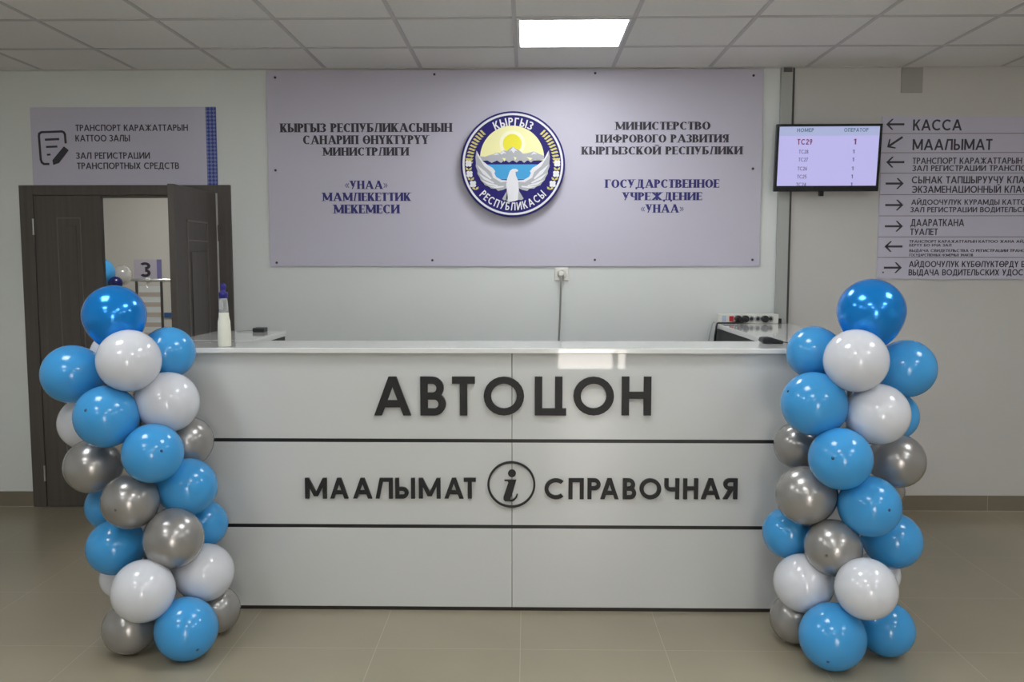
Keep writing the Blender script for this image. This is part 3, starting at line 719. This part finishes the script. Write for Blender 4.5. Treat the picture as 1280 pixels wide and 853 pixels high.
scr_text([('НОМЕР', 995.5, 1015.5, 162, 166.5, 'bold'), ('ОПЕРАТОР', 1052, 1081, 162, 166.5, 'bold')], M['scr_teal'])
scr_text([('ТС29', 996.5, 1014.5, 174.8, 181.5, 'bold'), ('1', 1064.6, 1067.6, 174.8, 181.5, 'bold')], M['scr_red'])
scr_text([('ТС28', 999, 1010.5, 187.7, 192.2, 'sans'), ('ТС27', 999, 1010.5, 197.2, 201.7, 'sans'), ('ТС26', 998.5, 1010, 208, 212.5, 'sans'), ('ТС25', 998.5, 1010, 217.7, 222.2, 'sans'), ('ТС24', 998, 1010, 227.3, 231.7, 'sans')]
         + [('1', 1064.3, 1066.3, y, y+4.6, 'bold') for y in (187.7, 197.2, 208, 217.7, 227.3)], M['scr_grey'])
MB_ = MB().box(-.012-.08*0, .012, .0, .03, -H2-.028, -H2); o = MB_.build('sensor_tab', M['bezel']); o.parent = tv; o.location = (-4.5*k, 0, 0)
o = MB().box(-.06, .06, .05, .10, -.09, .09).build('bracket', M['black']); o.parent = tv

# small grey plate under the ceiling
v0, v1 = at(1127, 90, WY-.01), at(1153, 116, WY-.01)
vp = MB().box(v0.x, v1.x, WY-.010, WY-.0045, v1.z, CZ-.006).build('wall_plate', M['plate'], bevel=.002)
tag(vp, 'small grey square plate high on the right wall touching the ceiling', 'wall plate')

# ---------------------------------------------------------------- socket and cable under the banner
c = at(702, 342.5, WY)
so = thing('wall_socket', 'white wall socket just under the banner edge', 'socket', tuple(c))
MB().box(c.x-.042, c.x+.042, WY-.012, WY-.0005, c.z-.042, c.z+.040).build('plate', M['plastic'], so, bevel=.003)
MB().lathe([(.030, WY-.0122), (.030, WY-.016), (.026, WY-.018), (.024, WY-.014)], 24, (c.x, 0, c.z), 'y').build('socket_ring', M['plastic'], so)
pcord = thing('power_cable', 'grey plugged-in cable hanging from the wall socket down behind the desk', 'cable', (c.x, WY-.03, c.z))
MB().lathe([(.019, WY-.0185), (.021, WY-.03), (.017, WY-.05), (.010, WY-.056)], 20, (c.x-.004, 0, c.z), 'y').build('plug', M['plastic'], pcord, smooth=True)
pts = [(c.x-.004, WY-.05, c.z-.012)]
for i in range(1, 14):
    f = i/13; pts.append((c.x-.004-.022*f+.004*math.sin(3*f), WY-.05+.03*f, c.z-.012-.55*f))
MB().tube(pts, .0055).build('cable', M['cord_grey'], pcord, smooth=True)

# ---------------------------------------------------------------- power strip on the right side counter
xs0, xs1 = at(897, 398, WY-.06).x, at(972, 398, WY-.06).x; zs = z_top
st = thing('power_strip', 'grey power strip with plugs and red switch at the back of right side counter', 'power strip', ((xs0+xs1)/2, WY-.06, zs))
PYF = WY-.045
xs0b = max(xs0, 1.165)
MB().box(xs0b, xs1, WY-.036-.05, WY-.038, zs, zs+.058).build('body', M['plastic'], st, bevel=.006)
yF = WY-.036-.05
def sx(px): return at(px, 398, yF).x
def sock(px, m, r, dep, nm):
    MB().lathe([(r, yF), (r, yF-dep), (r*.7, yF-dep-.004)], 20, (sx(px), 0, zs+.030), 'y').build(nm, m, st)
MB().box(sx(902.5), sx(907.5), yF-.004, yF, zs+.012, zs+.048).build('meter_window', M['paleblue'], st)
MB().box(sx(911.5), sx(916.8), yF-.006, yF, zs+.014, zs+.046).build('switch', M['red'], st)
for px in (922, 931): sock(px, M['black'], .021, .03, 'plug')
sock(955.5, M['black'], .021, .03, 'plug')
for px in (939, 947, 963): sock(px, M['grey_plastic'], .019, .003, 'socket')
for px in (939, 947, 963): 
    MB().lathe([(.011, yF-.004), (.011, yF-.0075)], 14, (sx(px), 0, zs+.030), 'y').build('socket_well', M['inside'], st)
MB().box(xs1, xs1+.02, yF+.01, WY-.042, zs, zs+.03).build('cord_end', M['black'], st)
MB().tube([(sx(922), yF-.03, zs+.028), (sx(918), yF-.045, zs+.012), (sx(912), yF-.048, zs+.007), (sx(904), yF-.045, zs+.0065), (1.157, yF-.04, zs+.0065)], .005).build('cord', M['black'], st, smooth=True)
MB().tube([(sx(931), yF-.03, zs+.026), (sx(926), yF-.05, zs+.010), (sx(915), yF-.058, zs+.0065), (1.157, yF-.052, zs+.0065)], .0045).build('cord', M['black'], st, smooth=True)
cb = thing('cable_bundle', 'dark cables dropping behind the desk beside the dark side of right side counter', 'cable', (1.13, yF-.04, .4))
for x0, x1, y, r_, m_ in ((1.157, 1.143, yF-.04, .005, 'black'), (1.157, 1.134, yF-.052, .0045, 'black'), (1.155, 1.118, WY-.05, .004, 'grey_plastic')):
    pts = [(x0-.001, y, zs+.0065)]
    for i in range(1, 14):
        f = i/13; pts.append((x0+(x1-x0)*min(1, f*5), y-.006*math.sin(f*7), zs+.0065-.72*max(0, f-.06)))
    MB().tube(pts, r_).build('cable', M[m_], cb, smooth=True)

# ---------------------------------------------------------------- things on the counter
p = at(964, 428, 4.08)
hd_ = thing('handheld_device', 'small black cabled device lying on the right part of the white counter', 'device', (p.x, 4.08, z_top))
b = MB(); x0, x1 = at(950, 428, 4.08).x, at(978, 428, 4.08).x
b.prism([(x0, z_top+.012), (x0+.012, z_top+.002), (x1-.006, z_top+.0005), (x1, z_top+.006), (x1-.004, z_top+.014), (x0+.04, z_top+.030), (x0+.008, z_top+.028)], 4.05, 4.12)
b.build('body', M['black'], hd_, bevel=.004)
MB().tube([(x1-.004, 4.085, z_top+.008), (x1+.02, 4.08, z_top+.004), (x1+.05, 4.06, z_top+.003), (x1+.10, 4.05, z_top+.003)], .0025).build('cable', M['black'], hd_, smooth=True)

p = at(281, 437, 3.88)
bt = thing('spray_bottle', 'tall milky spray bottle with navy cap standing at left end of the counter', 'bottle', (p.x, 3.88, z_top))
kk = 3.88/F_PX
def prof(l): return [(r*kk, z_top+.0005+h*kk) for r, h in l]
MB().lathe(prof([(7.5, 0), (8.2, 1), (8.2, 14), (7.6, 32), (7.0, 34), (6.3, 38), (6.0, 43)]), 24, (p.x, 3.88, 0)).build('bottle_body', M['milk'], bt, smooth=True)
MB().lathe(prof([(6.0, 43.1), (5.6, 50), (5.0, 58), (4.2, 62)]), 24, (p.x, 3.88, 0)).build('shoulder', M['clearplastic'], bt, smooth=True)
MB().lathe(prof([(5.6, 61), (5.6, 67), (5.2, 68.5), (3.0, 69), (2.8, 72), (3.6, 74), (3.8, 77), (2.6, 79), (1.2, 79.5)]), 20, (p.x, 3.88, 0)).build('cap', M['navycap'], bt, smooth=True)

p = at(325.5, 413.2, 4.74)
ad = thing('power_adapter', 'small black box lying at the far end of left side counter', 'adapter', (p.x, 4.74, z_top))
MB().box(p.x-.031, p.x+.031, 4.70, 4.77, z_top+.0005, z_top+.022).build('case', M['black'], ad, bevel=.003)
MB().tube([(p.x-.031, 4.735, z_top+.008), (p.x-.07, 4.74, z_top+.004), (p.x-.12, 4.72, z_top+.003)], .0022).build('cable', M['grey_plastic'], ad, smooth=True)

# ---------------------------------------------------------------- things beyond the doorway
NY = BY-.012
a, b_, zt = at(168, 350, NY), at(202, 350, NY), at(185, 324.5, NY)
ns = thing('number_sign', 'small lilac sign with the number 3 on the wall beyond the doorway', 'sign', ((a.x+b_.x)/2, BY, a.z))
xe = at(196.5, 350, NY).x
MB().box(a.x, xe, NY, BY-.001, a.z, zt.z).build('panel', mat('number_panel', (.52, .49, .57), .4), ns)
MB().box(xe, b_.x, NY, BY-.001, a.z, zt.z).build('ornament_strip', mat('violet_strip', (.20, .18, .40), .4), ns)
tx = MB(); text_line(tx, '3', 177, 188.5, 328, 346.5, NY, 'bold'); tx.build('numeral', M['print_dark'], ns)
RY = 7.2
ra, rb = at(164, 350.5, RY), at(229, 350.5, RY)
rl = thing('chrome_rail', 'chrome rail on two dark posts in the room beyond the doorway', 'rail', (ra.x, RY, 0))
MB().tube([ra, rb], .012).build('rail', M['chrome'], rl, smooth=True)
for px in (171.5, 202.5):
    x = at(px, 380, RY).x; MB().box(x-.008, x+.008, RY-.008, RY+.008, 0, ra.z-.009).build('post', M['dark'], rl)
cx_ = at(185, 352, RY).x
MB().lathe([(.014, -.015), (.02, -.014), (.02, .014), (.014, .015)], 14, (cx_, RY, ra.z), 'x').tube([(cx_, RY, ra.z-.018), (cx_-.012, RY-.01, ra.z-.045), (cx_, RY-.015, ra.z-.06)], .005).build('clip', M['chrome'], rl)
a, b_, zt, zb = at(173.5, 360, NY), at(202, 360, NY), at(185, 358, NY), at(185, 425, NY)
bl = thing('striped_blind', 'white and beige striped blind hanging beyond the doorway', 'blind', ((a.x+b_.x)/2, BY, zb.z))
MB().box(a.x, b_.x, NY, BY-.002, zb.z, zt.z).build('fabric', M['blind_white'], bl)
for i in range(5):
    z1 = at(185, 365.5+i*12.6, NY).z; z0 = at(185, 371+i*12.6, NY).z
    MB().box(a.x+.001, b_.x-.001, NY-.002, NY, z0, z1).build('stripe', M['blind_beige'], bl)
a, b_ = at(205.5, 397, NY), at(236, 391, NY)
us = MB().box(a.x, b_.x, NY-.006, BY-.002, a.z, b_.z).build('edge_strip', M['blueprint'], bevel=.001)
tag(us, 'narrow dark blue strip on the pale wall beyond the doorway', 'strip')
c0 = at(143, 350, 7.95)
bc = thing('balloon_column', 'half hidden balloon column beyond the doorway with sky blue, clear and navy balloons', 'balloon column', (c0.x, c0.y, 0))
MB().lathe([(.14, 0), (.14, .012), (.011, .02), (.011, c0.z-.05), (.004, c0.z-.045)], 16, (c0.x, c0.y, 0)).build('pole', M['grey_plastic'], bc)
for k_, px, py, r, Y, lab in (('B', 125, 341, 18, 7.86, 'sky blue balloon'), ('C', 152, 344, 12.5, 8.12, 'clear balloon'), ('N', 144.5, 354, 8.5, 7.8, 'small navy balloon')):
    c = at(px, py, Y); o = bpy.data.objects.new('balloon', BM[k_]); C.objects.link(o); o.parent = bc; o.location = c-Vector((c0.x, c0.y, 0)); o.scale = [r/F_PX*Y]*3
    o.rotation_euler = (R(20), R(15), 0); o['label'] = lab
